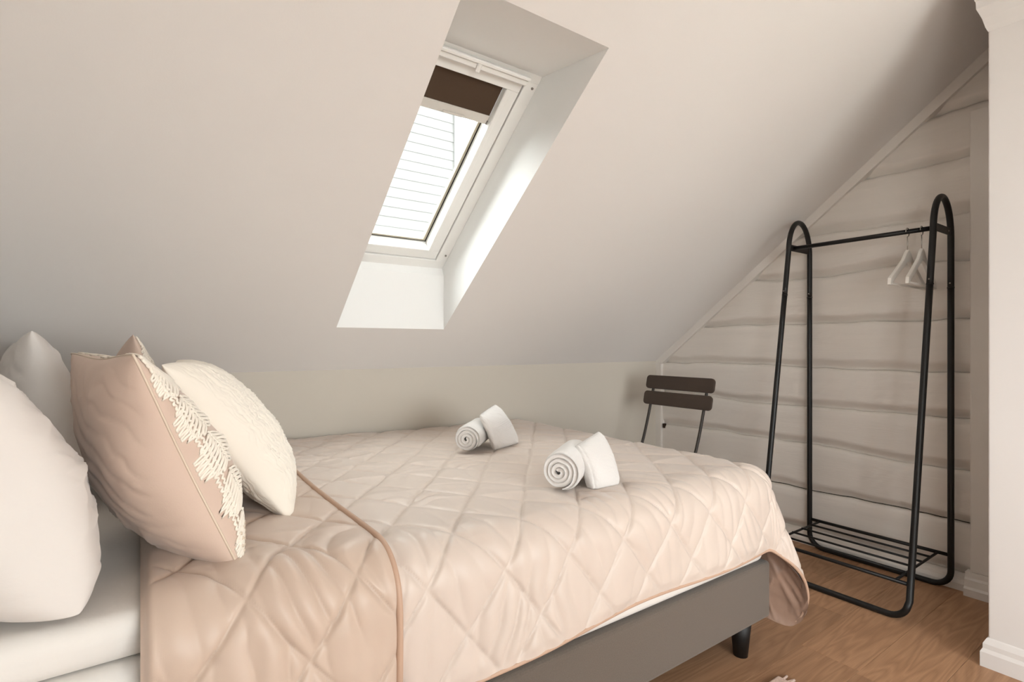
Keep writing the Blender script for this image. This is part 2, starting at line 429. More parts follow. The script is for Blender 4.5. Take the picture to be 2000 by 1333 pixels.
tag(ring_profile('baseboard_corner', [(-.01, 0), (.018, 0), (.018, .05), (.012, .062), (.012, .078), (.004, .095), (.0005, .098), (-.01, .098)], M['white_block']), 'white moulded skirting around the wall corner')

# ------------------------------------------------------------------ skylight window
w1 = tag(empty('window_1', roof(.9225, .47, .24)), 'white roof window set deep in the pitched ceiling', kind='structure')
RM = Matrix(((1, 0, 0, 0), (0, -CS, SN, YK), (0, SN, CS, ZK), (0, 0, 0, 1)))   # local (X, L, off) -> world
def wbox(name, x0, x1, l0, l1, o0, o1, m, parent, bevel=.0015):
    return box(name, (x0, l0, o0), (x1, l1, o1), m, parent, bevel=bevel, seg=1, M=RM)
XA, XB_ = WX0, WX1
FX0, FX1 = XA+.052, XB_-.052      # frame inner edge
FLB, FLT = .472, 1.455
wbox('frame_rail', XA, XB_, FLB-.004, .523, .236, .33, M['frame'], w1)
wbox('frame_rail', XA, XB_, 1.415, FLT, .236, .33, M['frame'], w1)
wbox('frame_stile', XB_-.052, XB_, .523, 1.415, .236, .33, M['frame'], w1)
wbox('frame_stile', XA, XA+.052, .523, 1.415, .236, .33, M['frame'], w1)
sx0, sx1, sl0, sl1 = XA+.055, XB_-.055, .526, 1.412
ix0, ix1, il0, il1 = .777, 1.066, .576, 1.362
wbox('sash_rail', sx0, sx1, sl0, il0, .242, .325, M['frame'], w1)
wbox('sash_rail', sx0, sx1, il1, sl1, .242, .325, M['frame'], w1)
wbox('sash_stile', ix1, sx1, il0, il1, .242, .325, M['frame'], w1)
wbox('sash_stile', sx0, ix0, il0, il1, .242, .325, M['frame'], w1)
# inner groove line on the sash face
wbox('sash_bead', ix1+.001, ix1+.018, il0-.012, il1, .2405, .245, M['frame'], w1, .001)
wbox('sash_bead', ix0, ix1+.018, il0-.016, il0-.001, .2405, .245, M['frame'], w1, .001)
# glazing with spacer and gasket
wbox('pane', ix0, ix1, il0, il1, .304, .308, M['glass'], w1, 0)
wbox('pane', ix0, ix1, il0, il1, .320, .324, M['glass'], w1, 0)
for (x0, x1, l0, l1) in ((ix0, ix1, il0, il0+.010), (ix1-.013, ix1-.004, il0+.010, il1), (ix0, ix0+.012, il0+.010, il1)):
    wbox('spacer_bar', x0, x1, l0, l1, .300, .3195, M['spacer'], w1, 0)
wbox('gasket', ix1-.004, ix1, il0, il1, .298, .3195, M['rubber'], w1, 0)
wbox('gasket', ix0, ix1, il0, il0+.0025, .298, .3195, M['rubber'], w1, 0)
# ventilation handle bar across the top
wbox('handle_bar', sx0+.004, sx1-.002, 1.402, 1.424, .214, .232, M['frame'], w1, .004)
wbox('handle_bar_lip', sx0+.004, sx1-.002, 1.424, 1.436, .205, .222, M['frame'], w1, .003)
wbox('latch', .905, .921, 1.396, 1.426, .205, .214, M['frame'], w1, .002)
for l in (.56, 1.395):
    bm = bmesh.new(); bmesh.ops.create_cone(bm, cap_ends=True, segments=12, radius1=.005, radius2=.004, depth=.004)
    bmesh.ops.transform(bm, matrix=RM @ Matrix.Translation((XB_-.018, l, .235)), verts=bm.verts)
    link('screw', bm_mesh('screw', bm), M['screw'], w1)
# roller blind
bl = tag(empty('roller_blind', roof(.9225, 1.22, .275)), 'dark brown roller blind pulled a little way down the skylight', 'blind')
wbox('fabric', ix0+.001, ix1-.001, 1.238, 1.361, .268, .270, M['blind'], bl, 0)
bbar = wbox('bottom_bar', ix0+.001, ix1-.001, 1.205, 1.239, .262, .274, M['alu'], bl, .003)
wbox('grip', ix0+.1, ix1-.1, 1.209, 1.217, .256, .262, M['alu'], bbar, .002)
wbox('end_cap', ix1-.006, ix1-.0005, 1.206, 1.222, .260, .275, M['screw'], bbar, .001)

# neighbour's weatherboard wall seen through the skylight, and the ground outside
NY = 7.9
nh = tag(empty('neighbour_house', (0, NY, -3)), 'pale weatherboard wall of a house outside the skylight', 'house')
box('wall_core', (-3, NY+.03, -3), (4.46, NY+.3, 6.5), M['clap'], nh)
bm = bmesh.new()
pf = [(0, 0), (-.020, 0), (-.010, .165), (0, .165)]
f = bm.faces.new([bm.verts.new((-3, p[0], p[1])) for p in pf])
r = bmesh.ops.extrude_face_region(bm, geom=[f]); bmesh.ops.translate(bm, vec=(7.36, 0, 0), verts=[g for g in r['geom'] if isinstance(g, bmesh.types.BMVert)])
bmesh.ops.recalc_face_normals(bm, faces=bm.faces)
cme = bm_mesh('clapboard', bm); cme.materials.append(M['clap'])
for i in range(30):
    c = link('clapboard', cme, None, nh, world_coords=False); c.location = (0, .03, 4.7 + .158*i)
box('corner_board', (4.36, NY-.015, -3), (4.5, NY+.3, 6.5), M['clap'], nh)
tag(box('ground', (-40, -40, -3.2), (40, 40, -3.0), M['ground']), 'ground outside the house', kind='structure')

# ------------------------------------------------------------------ bed
Z0 = lambda X: .688 - .020*sstep(0.0, 1.3, np.asarray(X, float))       # quilt surface
def rounded_slab(name, x0, x1, y0, y1, z0, z1, r, m, parent=None, ztop=None, nx=60, ny=40, wob=0.0, seed=1):
    """soft rounded slab: superellipse section swept, with optional top height function and wobble"""
    bm = bmesh.new(); bm_box(bm, (x0, y0, z0), (x1, y1, z1))
    bmesh.ops.bevel(bm, geom=bm.edges[:], offset=r, segments=5, profile=.5, affect='EDGES')
    bmesh.ops.triangulate(bm, faces=bm.faces)
    me = bm_mesh(name, bm, True)
    return link(name, me, m, parent)
bed = tag(empty('divan_bed', (.7, 1.73, 0)), 'grey-brown upholstered divan bed base on black tapered legs', 'bed')
BX0, BX1, BY0, BY1 = -.44, 1.824, 1.0, 2.44
box('box_base', (BX0, BY0, .136), (BX1, BY1, .334), M['boxspring'], bed, bevel=.012, seg=3)
def bed_leg(cx, cy):
    bm = bmesh.new(); bmesh.ops.create_cone(bm, cap_ends=True, segments=20, radius1=.024, radius2=.038, depth=.138)
    bmesh.ops.translate(bm, vec=(cx, cy, .069), verts=bm.verts)
    me = bm_mesh('leg', bm, True); return link('leg', me, M['leg'], bed)
for cx in (BX0+.09, BX1-.085):
    for cy in (BY0+.062, BY1-.062): bed_leg(cx, cy)
mt = tag(rounded_slab('mattress', BX0, BX1-.02, BY0+.008, BY1, .334, .598, .03, M['sheet']), 'thick white mattress on the grey divan base', 'mattress')
# topper with a softly sagging white sheet
def slab_grid(name, x0, x1, y0, y1, zb, zt, r, m, n=80, seed=3):
    """closed loop section in the Y-Z plane swept along X"""
    sec = []
    def corner(cy, cz, a0, a1):
        for a_ in np.linspace(a0, a1, 7): sec.append((cy+r*math.cos(a_), cz+r*math.sin(a_)))
    corner(y1-r, zb+r, -math.pi/2, 0); corner(y1-r, zt-r, 0, math.pi/2)
    for t_ in np.linspace(.03, .97, 40): sec.append((y1-r+(y0-y1+2*r)*t_, zt))
    corner(y0+r, zt-r, math.pi/2, math.pi); 
    for t_ in np.linspace(.2, .8, 4): sec.append((y0, zt-r-(zt-zb-2*r)*t_))
    corner(y0+r, zb+r, math.pi, 1.5*math.pi)
    sec = np.array(sec); ks = len(sec)
    X = np.linspace(x0, x1, n)[:, None] + 0*sec[:, 0][None, :]
    Y = sec[:, 0][None, :] + 0*X; Z = sec[:, 1][None, :] + 0*X
    w = (Z-zb)/(zt-zb)
    top = Z0(X) - .013
    Z = zb + (top-zb)*w + .003*w*(fbm(X*7, Y*9, seed, 3)-.5)
    front = (Y < y0+.3)
    Y = Y + .006*np.where(front, fbm(X*5, Z*20, seed+2, 2)-.5, 0)
    V = np.stack([X, Y, Z], -1).reshape(-1, 3)
    F = grid_faces(n, ks, wrap_m=True)
    F = np.vstack([F[:, [0, 1, 2]], F[:, [0, 2, 3]]])
    kc = len(V); V = np.vstack([V, [[x0, (y0+y1)/2, (zb+zt)/2], [x1, (y0+y1)/2, (zb+zt)/2]]])
    j = np.arange(ks)
    F = np.vstack([F, np.stack([np.full(ks, kc), (j+1) % ks, j], -1), np.stack([np.full(ks, kc+1), (n-1)*ks+j, (n-1)*ks+(j+1) % ks], -1)])
    return link(name, np_mesh(name, V, F), m)
tp = tag(slab_grid('mattress_topper', BX0, 1.77, 1.022, BY1, .599, .67, .03, M['sheet']), 'white sheeted mattress topper showing beneath the pillows', 'topper')

# ------------------------------------------------------------------ quilted bedspread
QR = .085
QXF, QYN, QYW = 1.755, 1.055, 2.452       # where the cover rolls over foot and near side; wall edge
A_MAX, RC = .62, .15
def b_max(s): return .318 + .045*(1-sstep(.35, 1.15, s))
def quilt_base(S, T, off):
    """fabric coordinates S (along the bed), T (from the wall towards the room) -> positions; off = offset along the cloth normal"""
    a_ = np.maximum(S-QXF, 0); b2 = np.maximum(T-(QYW-QYN), 0)
    rho = np.hypot(a_, b2) + 1e-9
    cx, sy = a_/rho, b2/rho
    crn = 4*cx*cx*sy*sy                     # 1 at the corner diagonal
    flare = np.radians(2.5 + 3.0*cx*cx + 15*crn + 3*np.sin(S*9+T*4)*sy*sy)
    R = QR + off
    th_m = np.pi/2 - flare
    th = np.minimum(rho/QR, th_m); rest = np.maximum(rho - QR*th_m, 0)
    out = R*np.sin(th) + rest*np.sin(flare); down = QR - R*np.cos(th) + rest*np.cos(flare)
    down = np.where(rho < 1e-6, -off, down)
    X = np.minimum(S, QXF) + cx*out; Y = np.maximum(QYW-T, QYN) - sy*out
    Z = Z0(np.minimum(X, QXF)) - down
    return np.stack([X, Y, Z], -1)
PSX, PSY = .19, .235
def quilt_height(S, T, seed=0.0, wr=1.0):
    ws = S + .012*(fbm(S*4, T*4, 3, 2)-.5); wt = T + .012*(fbm(S*4, T*4, 8, 2)-.5)
    p = ws/PSX + wt/PSY; q = ws/PSX - wt/PSY
    gp, gq = np.abs(np.sin(np.pi*p)), np.abs(np.sin(np.pi*q))
    seam = np.minimum(gp, gq)
    puff = 1-np.exp(-(gp*gq)**.6*2.6)
    hang = sstep(QYW-QYN-.12, QYW-QYN+.1, T)
    foot = sstep(QXF-.1, QXF+.1, S)
    h = (.0075+.0025*hang)*puff*(.75+.5*fbm(S*6, T*6, 5+seed, 2))
    # gathers pulled by the stitching: each diamond has its own direction, density and depth of creases
    ip, iq = np.floor(p), np.floor(q)
    h1, h2, h3 = _h(ip, iq, 3.3+seed), _h(ip, iq, 7.9+seed), _h(ip, iq, 12.7+seed)
    ang = (h1-.5)*1.1
    along = S*np.cos(ang) + T*np.sin(ang); acr = -S*np.sin(ang) + T*np.cos(ang)
    g1 = np.abs(np.sin(np.pi*(along*(13+12*h2) + 1.5*fbm(S*6, T*5, 1+seed, 3) + h3*7)))**.75
    g2 = np.abs(np.sin(np.pi*(acr*(10+12*h2) + 2.6*fbm(S*7, T*7, 2+seed, 3) + h3*5)))**.75
    m1 = sstep(.30, .70, fbm(S*9, T*6, 31+seed, 2)); m2 = sstep(.42, .72, fbm(S*5.3, T*7.3, 35+seed, 2))
    h += wr*puff*(hang*(.0040+.0120*h3*m1)*(g1-.7) + (1-hang)*(.0065*h2*m2*(g2-.7) + .0030*h3*m1*(g1-.7)))
    near = np.exp(-(seam/.4)**2)
    h += wr*.0018*near*puff*(vn(S*60, T*60, 40+seed)-.5)*2
    # large folds on the hanging side
    h += wr*hang*.014*(vn(S*9+.6*T, T*1.6, 51+seed)-.5) + wr*foot*.006*(vn(S*2, T*8, 57)-.5)
    # long soft creases on top
    h += wr*(1-hang)*.004*(ridge(S*3.1+T*1.2, T*6.0-S, 61+seed, 4)-.2)
    # deep crease by the pillows at the wall side
    h += wr*(1-hang)*.010*np.exp(-((S-.62)/.22)**2)*sstep(1.0, .2, T)*(ridge(S*5+T*6, T*16, 71+seed, 2.0)-.4)
    return h - (.0014+.0022*hang)*np.exp(-(seam/.08)**2)
def normals(P):
    du = np.gradient(P, axis=0); dv = np.gradient(P, axis=1)
    n = np.cross(dv, du); n /= np.linalg.norm(n, axis=-1, keepdims=True)+1e-12
    return n
def quilt_sheet(s0, s1fun, tfun, ns, nt, off, seed=0.0, wr=1.0, edge_curl=False):
    u = np.linspace(0, 1, ns)[:, None]; v = np.linspace(0, 1, nt)[None, :]
    S, T = s1fun(u, v)
    P = quilt_base(S, T, off)
    N_ = normals(P)
    if N_[ns//4, nt//4, 2] < 0: N_ = -N_
    return S, T, P, N_
TW = QYW-QYN
def main_param(u, v, s0=.012):
    T = v*(TW + .42); T = T + 0*u
    S = s0 + (QXF + A_MAX - s0)*u + 0*v
    bm_ = b_max(np.minimum(S, QXF))
    T = v*(TW + bm_)
    # rounded fabric corner
    tc = np.maximum(T-(TW+bm_-RC), 0)
    cut = RC - np.sqrt(np.maximum(RC*RC - tc*tc, 0))
    S = s0 + (QXF + A_MAX - cut - s0)*u
    return S, T
quilt = tag(empty('quilted_bedspread', (.9, 1.6, float(Z0(.9)))), 'champagne satin bedspread quilted in diamonds, folded back below the pillows', 'bedspread')
ns, nt = 560, 430
S, T, P, N_ = quilt_sheet(0, main_param, None, ns, nt, .0)
H = quilt_height(S, T)
hem_d = np.minimum(TW + b_max(np.minimum(S, QXF)) - T, S[-1:, :] - S)
H = H*(.12+.88*sstep(0, .035, hem_d))
PM = P + N_*H[..., None]
top_cover = link('top_cover', np_mesh('top_cover', PM.reshape(-1, 3), grid_faces(ns, nt, flip=True)), M['quilt'], quilt)
# lining under the cover
st = 3
PL = (P - N_*(.008 - .6*(H-.008))[..., None]*1.0)[::st, ::st]
PLl = P[::st, ::st] - N_[::st, ::st]*.009 + N_[::st, ::st]*np.minimum(0, (H[::st, ::st]-.008))[..., None]*.9
lo = link('lining', np_mesh('lining', PLl.reshape(-1, 3), grid_faces(*PLl.shape[:2])), M['lining'], quilt)
lo['label'] = 'taupe satin underside of the bedspread'
# binding along the hem: near side, round the corner, foot
hem = np.concatenate([PM[::3, -1], PM[-1, ::-3]], 0)
def smooth_path(A, k):
    B = np.pad(A, ((k, k), (0, 0)), mode='edge'); return np.mean([B[i:i+len(A)] for i in range(2*k+1)], 0)
hem = hem - np.concatenate([N_[::3, -1], N_[-1, ::-3]], 0)*.004
b1 = tube('binding', smooth_path(hem, 5), .0058, M['binding'], top_cover, sides=8)
# folded-back flap
FW = .402
def flap_param(u, v):
    s = .0 + FW*u; s = s + .006*np.sin(v*9)*u
    T = v*(TW + .40) + 0*u
    return s + 0*v, T
ns2, nt2 = 130, 430
S2, T2, P2, N2 = quilt_sheet(0, flap_param, None, ns2, nt2, .016)
H2 = quilt_height(S2+3.37, T2+.06, seed=4.0, wr=1.15)*1.05
edge = sstep(0, .05, S2)
H2 = H2*(.12+.88*sstep(0, .03, np.minimum(S2[-1:, :]-S2, T2[:, -1:]-T2)))
H2 = H2*edge - .020*(1-sstep(0, .020, S2))**2
PF = P2 + N2*H2[..., None]
flap = link('folded_flap', np_mesh('folded_flap', PF.reshape(-1, 3), grid_faces(ns2, nt2, flip=True)), M['flap'], quilt)
PFu = (P2 - N2*.004 + N2*np.minimum(H2-.008, 0)[..., None])[::3, ::3]
link('flap_lining', np_mesh('flap_lining', PFu.reshape(-1, 3), grid_faces(*PFu.shape[:2])), M['quilt'], quilt)
b2_ = tube('binding', smooth_path(PF[-1, ::2], 4), .007, M['binding'], flap, sides=8)
tube('binding', PF[:, -1], .006, M['binding'], flap, sides=8)

# ------------------------------------------------------------------ pillows
BEDZ = .684
def pillow_points(w, h, th, n, nv, seed, wr, crinkle, pinch=.07, full=.5):
    u = np.sin(np.linspace(-1, 1, n)*np.pi/2*.985)/np.sin(np.pi/2*.985); v = u[:, None] if nv == n else None
    U, Vv = np.meshgrid(u, u, indexing='ij')
    cu, cv = np.cos(U*np.pi/2)**2, np.cos(Vv*np.pi/2)**2
    x = w/2*U*(1-pinch*cv*np.abs(U)**3); y_ = h/2*Vv*(1-pinch*cu*np.abs(Vv)**3)
    t = ((1-np.abs(U)**2.3)*(1-np.abs(Vv)**2.3)); t = np.maximum(t, 0)**full
    t = t*(1+.10*(fbm(U*1.3, Vv*1.3, seed, 2)-.5))
    return U, Vv, x, y_, t*th/2
def pillow_surface(spec, side, U, V_):
    """interpolated surface point for trims (side=+1 front)"""
    X = spec['grid'][side]
    n = spec['n']; us = spec['us']
    iu = np.interp(U, us, np.arange(n)); iv = np.interp(V_, us, np.arange(n))
    i0 = np.clip(np.floor(iu).astype(int), 0, n-2); j0 = np.clip(np.floor(iv).astype(int), 0, n-2)
    fu, fv = (iu-i0)[..., None], (iv-j0)[..., None]
    return (X[i0, j0]*(1-fu)*(1-fv)+X[i0+1, j0]*fu*(1-fv)+X[i0, j0+1]*(1-fu)*fv+X[i0+1, j0+1]*fu*fv)
def make_pillow(name, label, group, Bn, An, wdir, w, h, th, m, seed, n=90, wr=1.0, crinkle=0.0, zmin=BEDZ, full=.5, pinch=.07, back=1.0, sag=.3):
    """Bn/An: near bottom and near top corner; wdir: direction from the near edge to the far edge. u=-1 is the near edge, v=+1 the top"""
    Bn, An = np.array(Bn, float), np.array(An, float)
    Ud = An-Bn; Ud /= np.linalg.norm(Ud)
    Wd = np.array(wdir, float); Wd -= Ud*(Wd@Ud); Wd /= np.linalg.norm(Wd)
    Nd = np.cross(Ud, Wd)
    if Nd[0] < 0: Nd = -Nd                                   # front faces the foot of the bed
    C = Bn + Ud*h/2 + Wd*w/2
    U, V_, x, y_, t = pillow_points(w, h, th, n, n, seed, wr, crinkle, pinch, full)
    grids = {}
    for side in (1, -1):
        edge = (1-np.abs(U)**6)*(1-np.abs(V_)**6)
        rad = np.maximum(np.abs(U), np.abs(V_))
        ang = np.arctan2(V_, U)
        d = wr*.0045*edge*(ridge(ang*5+fbm(U*3, V_*3, seed+side, 2)*2, rad*1.6, seed+3*side, 2)-.35)*sstep(.35, .9, rad)
        d += wr*.005*edge*(ridge(U*1.2+V_*2.2+fbm(U*2, V_*2, seed+9, 2), V_*2.5-U, seed+11+side, 3)-.25)
        d += wr*.006*edge*(fbm(U*2.2, V_*2.2, seed+20*side, 2)-.5)
        fo = np.abs(np.sin(np.pi*(V_*4.5 + U*2.6*side + 2.4*fbm(U*1.6, V_*1.6, seed+41, 3))))**.7
        d += wr*.0042*edge*(fo-.7)*sstep(.38, .68, fbm(U*1.7, V_*1.7, seed+47*side, 2))
        if crinkle:
            wv = U*34 + 2.2*fbm(U*3, V_*5, seed+4, 3)*2
            d += crinkle*edge*(ridge(wv, V_*4.0+U*2, seed+30, 1.6)-.4)
            d += crinkle*.6*edge*(ridge(wv*1.9, V_*7.0, seed+33, 1.6)-.4)
        tt = t*(1.1-sag*sstep(-.3, 1, V_))*(back if side < 0 else 1.0) + d
        G = C + x[..., None]*Wd + y_[..., None]*Ud + side*tt[..., None]*Nd
        # rest on the bed: press what is below the mattress flat
        z = G[..., 2]; pen = np.maximum(zmin+.012 - z, 0)
        z2 = np.where(z < zmin+.012, zmin+.012-.012*(1-np.exp(-pen/.012)), z)
        G = G.copy(); G[..., 2] = z2
        G = G + (side*pen*.25)[..., None]*Nd*np.array([1, 1, 0])
        grids[side] = G
    e = np.zeros((n, n), bool); e[0] = e[-1] = True; e[:, 0] = e[:, -1] = True
    mid = (grids[1]+grids[-1])/2
    for s_ in (1, -1): grids[s_][e] = mid[e]
    VA = np.vstack([grids[1].reshape(-1, 3), grids[-1].reshape(-1, 3)])
    fl_ = np.cross(Wd, Ud) @ Nd < 0
    F = np.vstack([grid_faces(n, n, flip=fl_), grid_faces(n, n, flip=not fl_)+n*n])
    # weld the seam
    F2 = F.copy(); k = n*n
    idx = np.arange(2*k); em = np.where(e.ravel())[0]; idx[k+em] = em
    F2 = idx[F2]
    root = tag(empty(name, (float(C[0]), float(C[1]), zmin)), label, 'pillow', group)
    link('cover', np_mesh('cover', VA, F2), m, root)
    spec = dict(grid=grids, n=n, us=U[:, 0], root=root, W=Wd, U=Ud, N=Nd, C=C, loop=np.concatenate([mid[:, 0], mid[-1, 1:], mid[::-1, -1][1:], mid[0, ::-1][1:-1]], 0))
    return spec
GP = 'pillows leaning at the head of the bed'
p1 = make_pillow('bed_pillow', 'large plump white pillow nearest the viewer at the left edge', GP,
                 (-.078, 1.03, .69), (-.20, .998, 1.05), (-.42, 1, 0), .47, .41, .225, M['pillow_white'], 2.3, n=150, wr=1.35, full=.36, sag=.25)
p2 = make_pillow('bed_pillow', 'white pillow at the wall side, only its pointed corner showing', GP,
                 (-.13, 1.68, .69), (-.20, 1.685, 1.070), (-.20, 1, 0), .56, .45, .17, M['pillow_white'], 5.1, wr=1.3, full=.42)
p3 = make_pillow('lace_pillow', 'beige cushion with an ivory crochet border, leaning over the folded bedspread', GP,
                 (.148, 1.075, .69), (-.009, 1.04, 1.083), (-.115, .47, 0), .49, .425, .205, M['pillow_beige'], 7.7, n=130, wr=.85, back=.9, sag=.4, pinch=.05)
p4 = make_pillow('lace_pillow', 'beige lace-edged cushion whose corner peeks above the others', GP,
                 (.11, 1.655, .70), (-.013, 1.72, 1.118), (-.115, .47, 0), .46, .45, .13, M['pillow_beige'], 9.2)
p5 = make_pillow('crinkle_pillow', 'cream crinkled cotton cushion in front of the lace cushions', GP,
                 (.285, 1.29, .69), (.035, 1.32, 1.06), (.05, .47, 0), .44, .445, .19, M['pillow_cream'], 12.4, n=260, wr=.8, crinkle=.0065, back=.55, sag=.1)
tube('piping', p3['loop'], .0022, M['bead'], p3['root'], sides=6, closed=True)
# crochet border
def crochet(spec, seed, strips):
    rs = random.Random(seed); front = spec['grid'][1]
    paths = []
    def at(U, V_, lift=.003):
        U, V_ = np.asarray(U, float), np.asarray(V_, float)
        return pillow_surface(spec, 1, np.clip(U, -.998, .998), np.clip(V_, -.998, .998)) + spec['N']*lift
    for (u0, v0, u1, v1, nleaf, wid) in strips:
        d = np.array([u1-u0, v1-v0]); L = np.linalg.norm(d); d = d/L
        inw = np.array([-d[1], d[0]])
        if inw @ (np.array([0.0, 0.0])-np.array([(u0+u1)/2, (v0+v1)/2])) < 0: inw = -inw
        # scalloped outer edge, two rows
        t = np.linspace(0, 1, int(L*160))
        for row_, amp in ((.012, .016), (.045, .016)):
            off_ = row_ + amp*np.abs(np.sin(t*L*70))
            q = np.array([u0, v0])[None] + d[None]*L*t[:, None] + inw[None]*off_[:, None]
            paths.append((at(q[:, 0], q[:, 1]), False))
        for i in range(nleaf):
            c0 = (i+.08)/nleaf; ll = L/nleaf*rs.uniform(.84, .94); side_tilt = rs.uniform(.05, .28)
            base = np.array([u0, v0]) + d*L*c0 + inw*wid*rs.uniform(.30, .42)
            ax = d*math.cos(side_tilt) + inw*math.sin(side_tilt)*(.5 if i % 2 else .25); ax /= np.linalg.norm(ax)
            pr_ = np.array([-ax[1], ax[0]])
            ts = np.linspace(0, 1, 14)
            st_ = base[None] + ax[None]*ll*ts[:, None]
            paths.append((at(st_[:, 0], st_[:, 1], .004), False))
            nl = 8
            for k in range(nl):
                f_ = (k+.5)/nl; wl = wid*.55*math.sin(math.pi*(.18+.75*f_))**.8
                for sd in (-1, 1):
                    o_ = base + ax*ll*f_
                    dirv = (pr_*sd*.86 + ax*.5); dirv /= np.linalg.norm(dirv)
                    nv_ = np.array([-dirv[1], dirv[0]])
                    aa = np.linspace(0, 2*np.pi, 11)[:-1]
                    el = o_[None] + dirv[None]*(wl*(.52+.48*np.cos(aa)))[:, None] + nv_[None]*(ll/nl*.36*np.sin(aa))[:, None]
                    paths.append((at(el[:, 0], el[:, 1], .0035), True))
    o = multi_tube('lace_border', paths, .0025, M['lace'], spec['root'], sides=5)
    o['label'] = 'ivory crochet leaf border'
    return at, o
at3, lace3 = crochet(p3, 3, [(-.985, .97, -.985, -.97, 5, .44), (-.97, .985, .97, .985, 5, .36)])
crochet(p4, 4, [(-.985, .97, -.985, -.97, 5, .44), (-.97, .985, .97, .985, 5, .36)])
bm = bmesh.new(); bmesh.ops.create_icosphere(bm, subdivisions=1, radius=.0042); bead_me = bm_mesh('bead', bm, True); bead_me.materials.append(M['bead'])
rs = random.Random(5)
for k in range(14):
    q = at3(-.95+.06*(k % 4)+rs.uniform(-.01, .01), -.76-.045*(k//4)+rs.uniform(-.01, .01), .004)
    b = link('bead', bead_me, None, lace3); b.location = tuple(q)

# ------------------------------------------------------------------ towels
def spiral_towel(name, label, c, axis, R, length, m, pitch=.0140, thick=.0130, sx=1.0, sy=1.0, up=(0, 0, 1), zmin=None, seed=0.0, twist=0.0):
    """rolled towel: a spiral sheet with thickness, extruded along axis; sx, sy squash the section"""
    c, ax = np.array(c, float), np.array(axis, float); ax /= np.linalg.norm(ax)
    upv = np.array(up, float); upv -= ax*(upv@ax); upv /= np.linalg.norm(upv)
    sd = np.cross(upv, ax)
    turns = (R-.005)/pitch
    a_ = np.linspace(0, turns*2*np.pi, int(turns*34)); r_ = .005 + pitch*a_/(2*np.pi)
    r_ = np.minimum(r_, R)
    r_ = r_*(1+.05*(fbm(np.cos(a_)*2+a_*.2, np.sin(a_)*2, seed, 2)-.5))
    a2 = a_ + 1.2*np.pi - a_[-1] + twist
    taper = np.ones_like(a_); taper[-6:] = np.linspace(1, .25, 6)
    rin = np.maximum(r_ - thick/2*taper, .0008); rout = r_ + thick/2*taper
    sec = np.concatenate([np.stack([rout*np.cos(a2), rout*np.sin(a2)], -1), np.stack([rin*np.cos(a2), rin*np.sin(a2)], -1)[::-1]], 0)
    nl = 26
    l = np.linspace(-1, 1, nl)
    ks = len(sec)
    endr = np.concatenate([1-.10*np.maximum(np.abs(l)-.86, 0)/.14])
    VV = []
    frac = np.concatenate([a_/a_[-1], (a_/a_[-1])[::-1]])
    for i, li in enumerate(l):
        sc_ = endr[i]
        tele = .010*(1-frac)*(-1 if li < 0 else 1)*abs(li)**8          # inner turns stand a little proud
        jit = .004*(fbm(frac*9, frac*0+i*.0, seed+3, 2)-.5)*(abs(li)**6)
        wob = 1+.05*(fbm(np.cos(np.concatenate([a2, a2[::-1]]))*1.5+li*1.5, np.sin(np.concatenate([a2, a2[::-1]]))*1.5+li, seed+7, 2)-.5)
        VV.append(c + ((sec[:, 0]*sx*sc_*wob)[:, None]*sd + (sec[:, 1]*sy*sc_*wob)[:, None]*upv) + ((li*length/2 + tele + jit)[:, None])*ax)
    V = np.stack(VV, 0)
    if zmin is not None: V[..., 2] = np.maximum(V[..., 2], zmin + .0*V[..., 2])
    F = grid_faces(nl, ks, wrap_m=True)
    # end faces: quads between inner and outer edge
    k2 = ks//2; j = np.arange(k2-1)
    capA = np.stack([j, j+1, ks-2-j, ks-1-j], -1); capB = capA[:, ::-1] + (nl-1)*ks
    me = np_mesh(name, V.reshape(-1, 3), np.vstack([F, capA, capB]))
    o = link(name, me, m)
    return tag(o, label, 'towel', 'white towels laid on the bedspread')
zq = .680
spiral_towel('rolled_towel', 'white towel rolled with its spiral end showing, at the wall side of the bed', (1.118, 1.855, zq+.053), (.62, .62, 0), .052, .24, M['towel'], zmin=zq-.004, seed=1.0)
spiral_towel('rolled_towel', 'white towel rolled with its spiral end showing, nearest the viewer', (1.075, 1.225, zq+.056), (.75, .55, 0), .056, .23, M['towel'], zmin=zq-.004, seed=2.0, twist=.8)
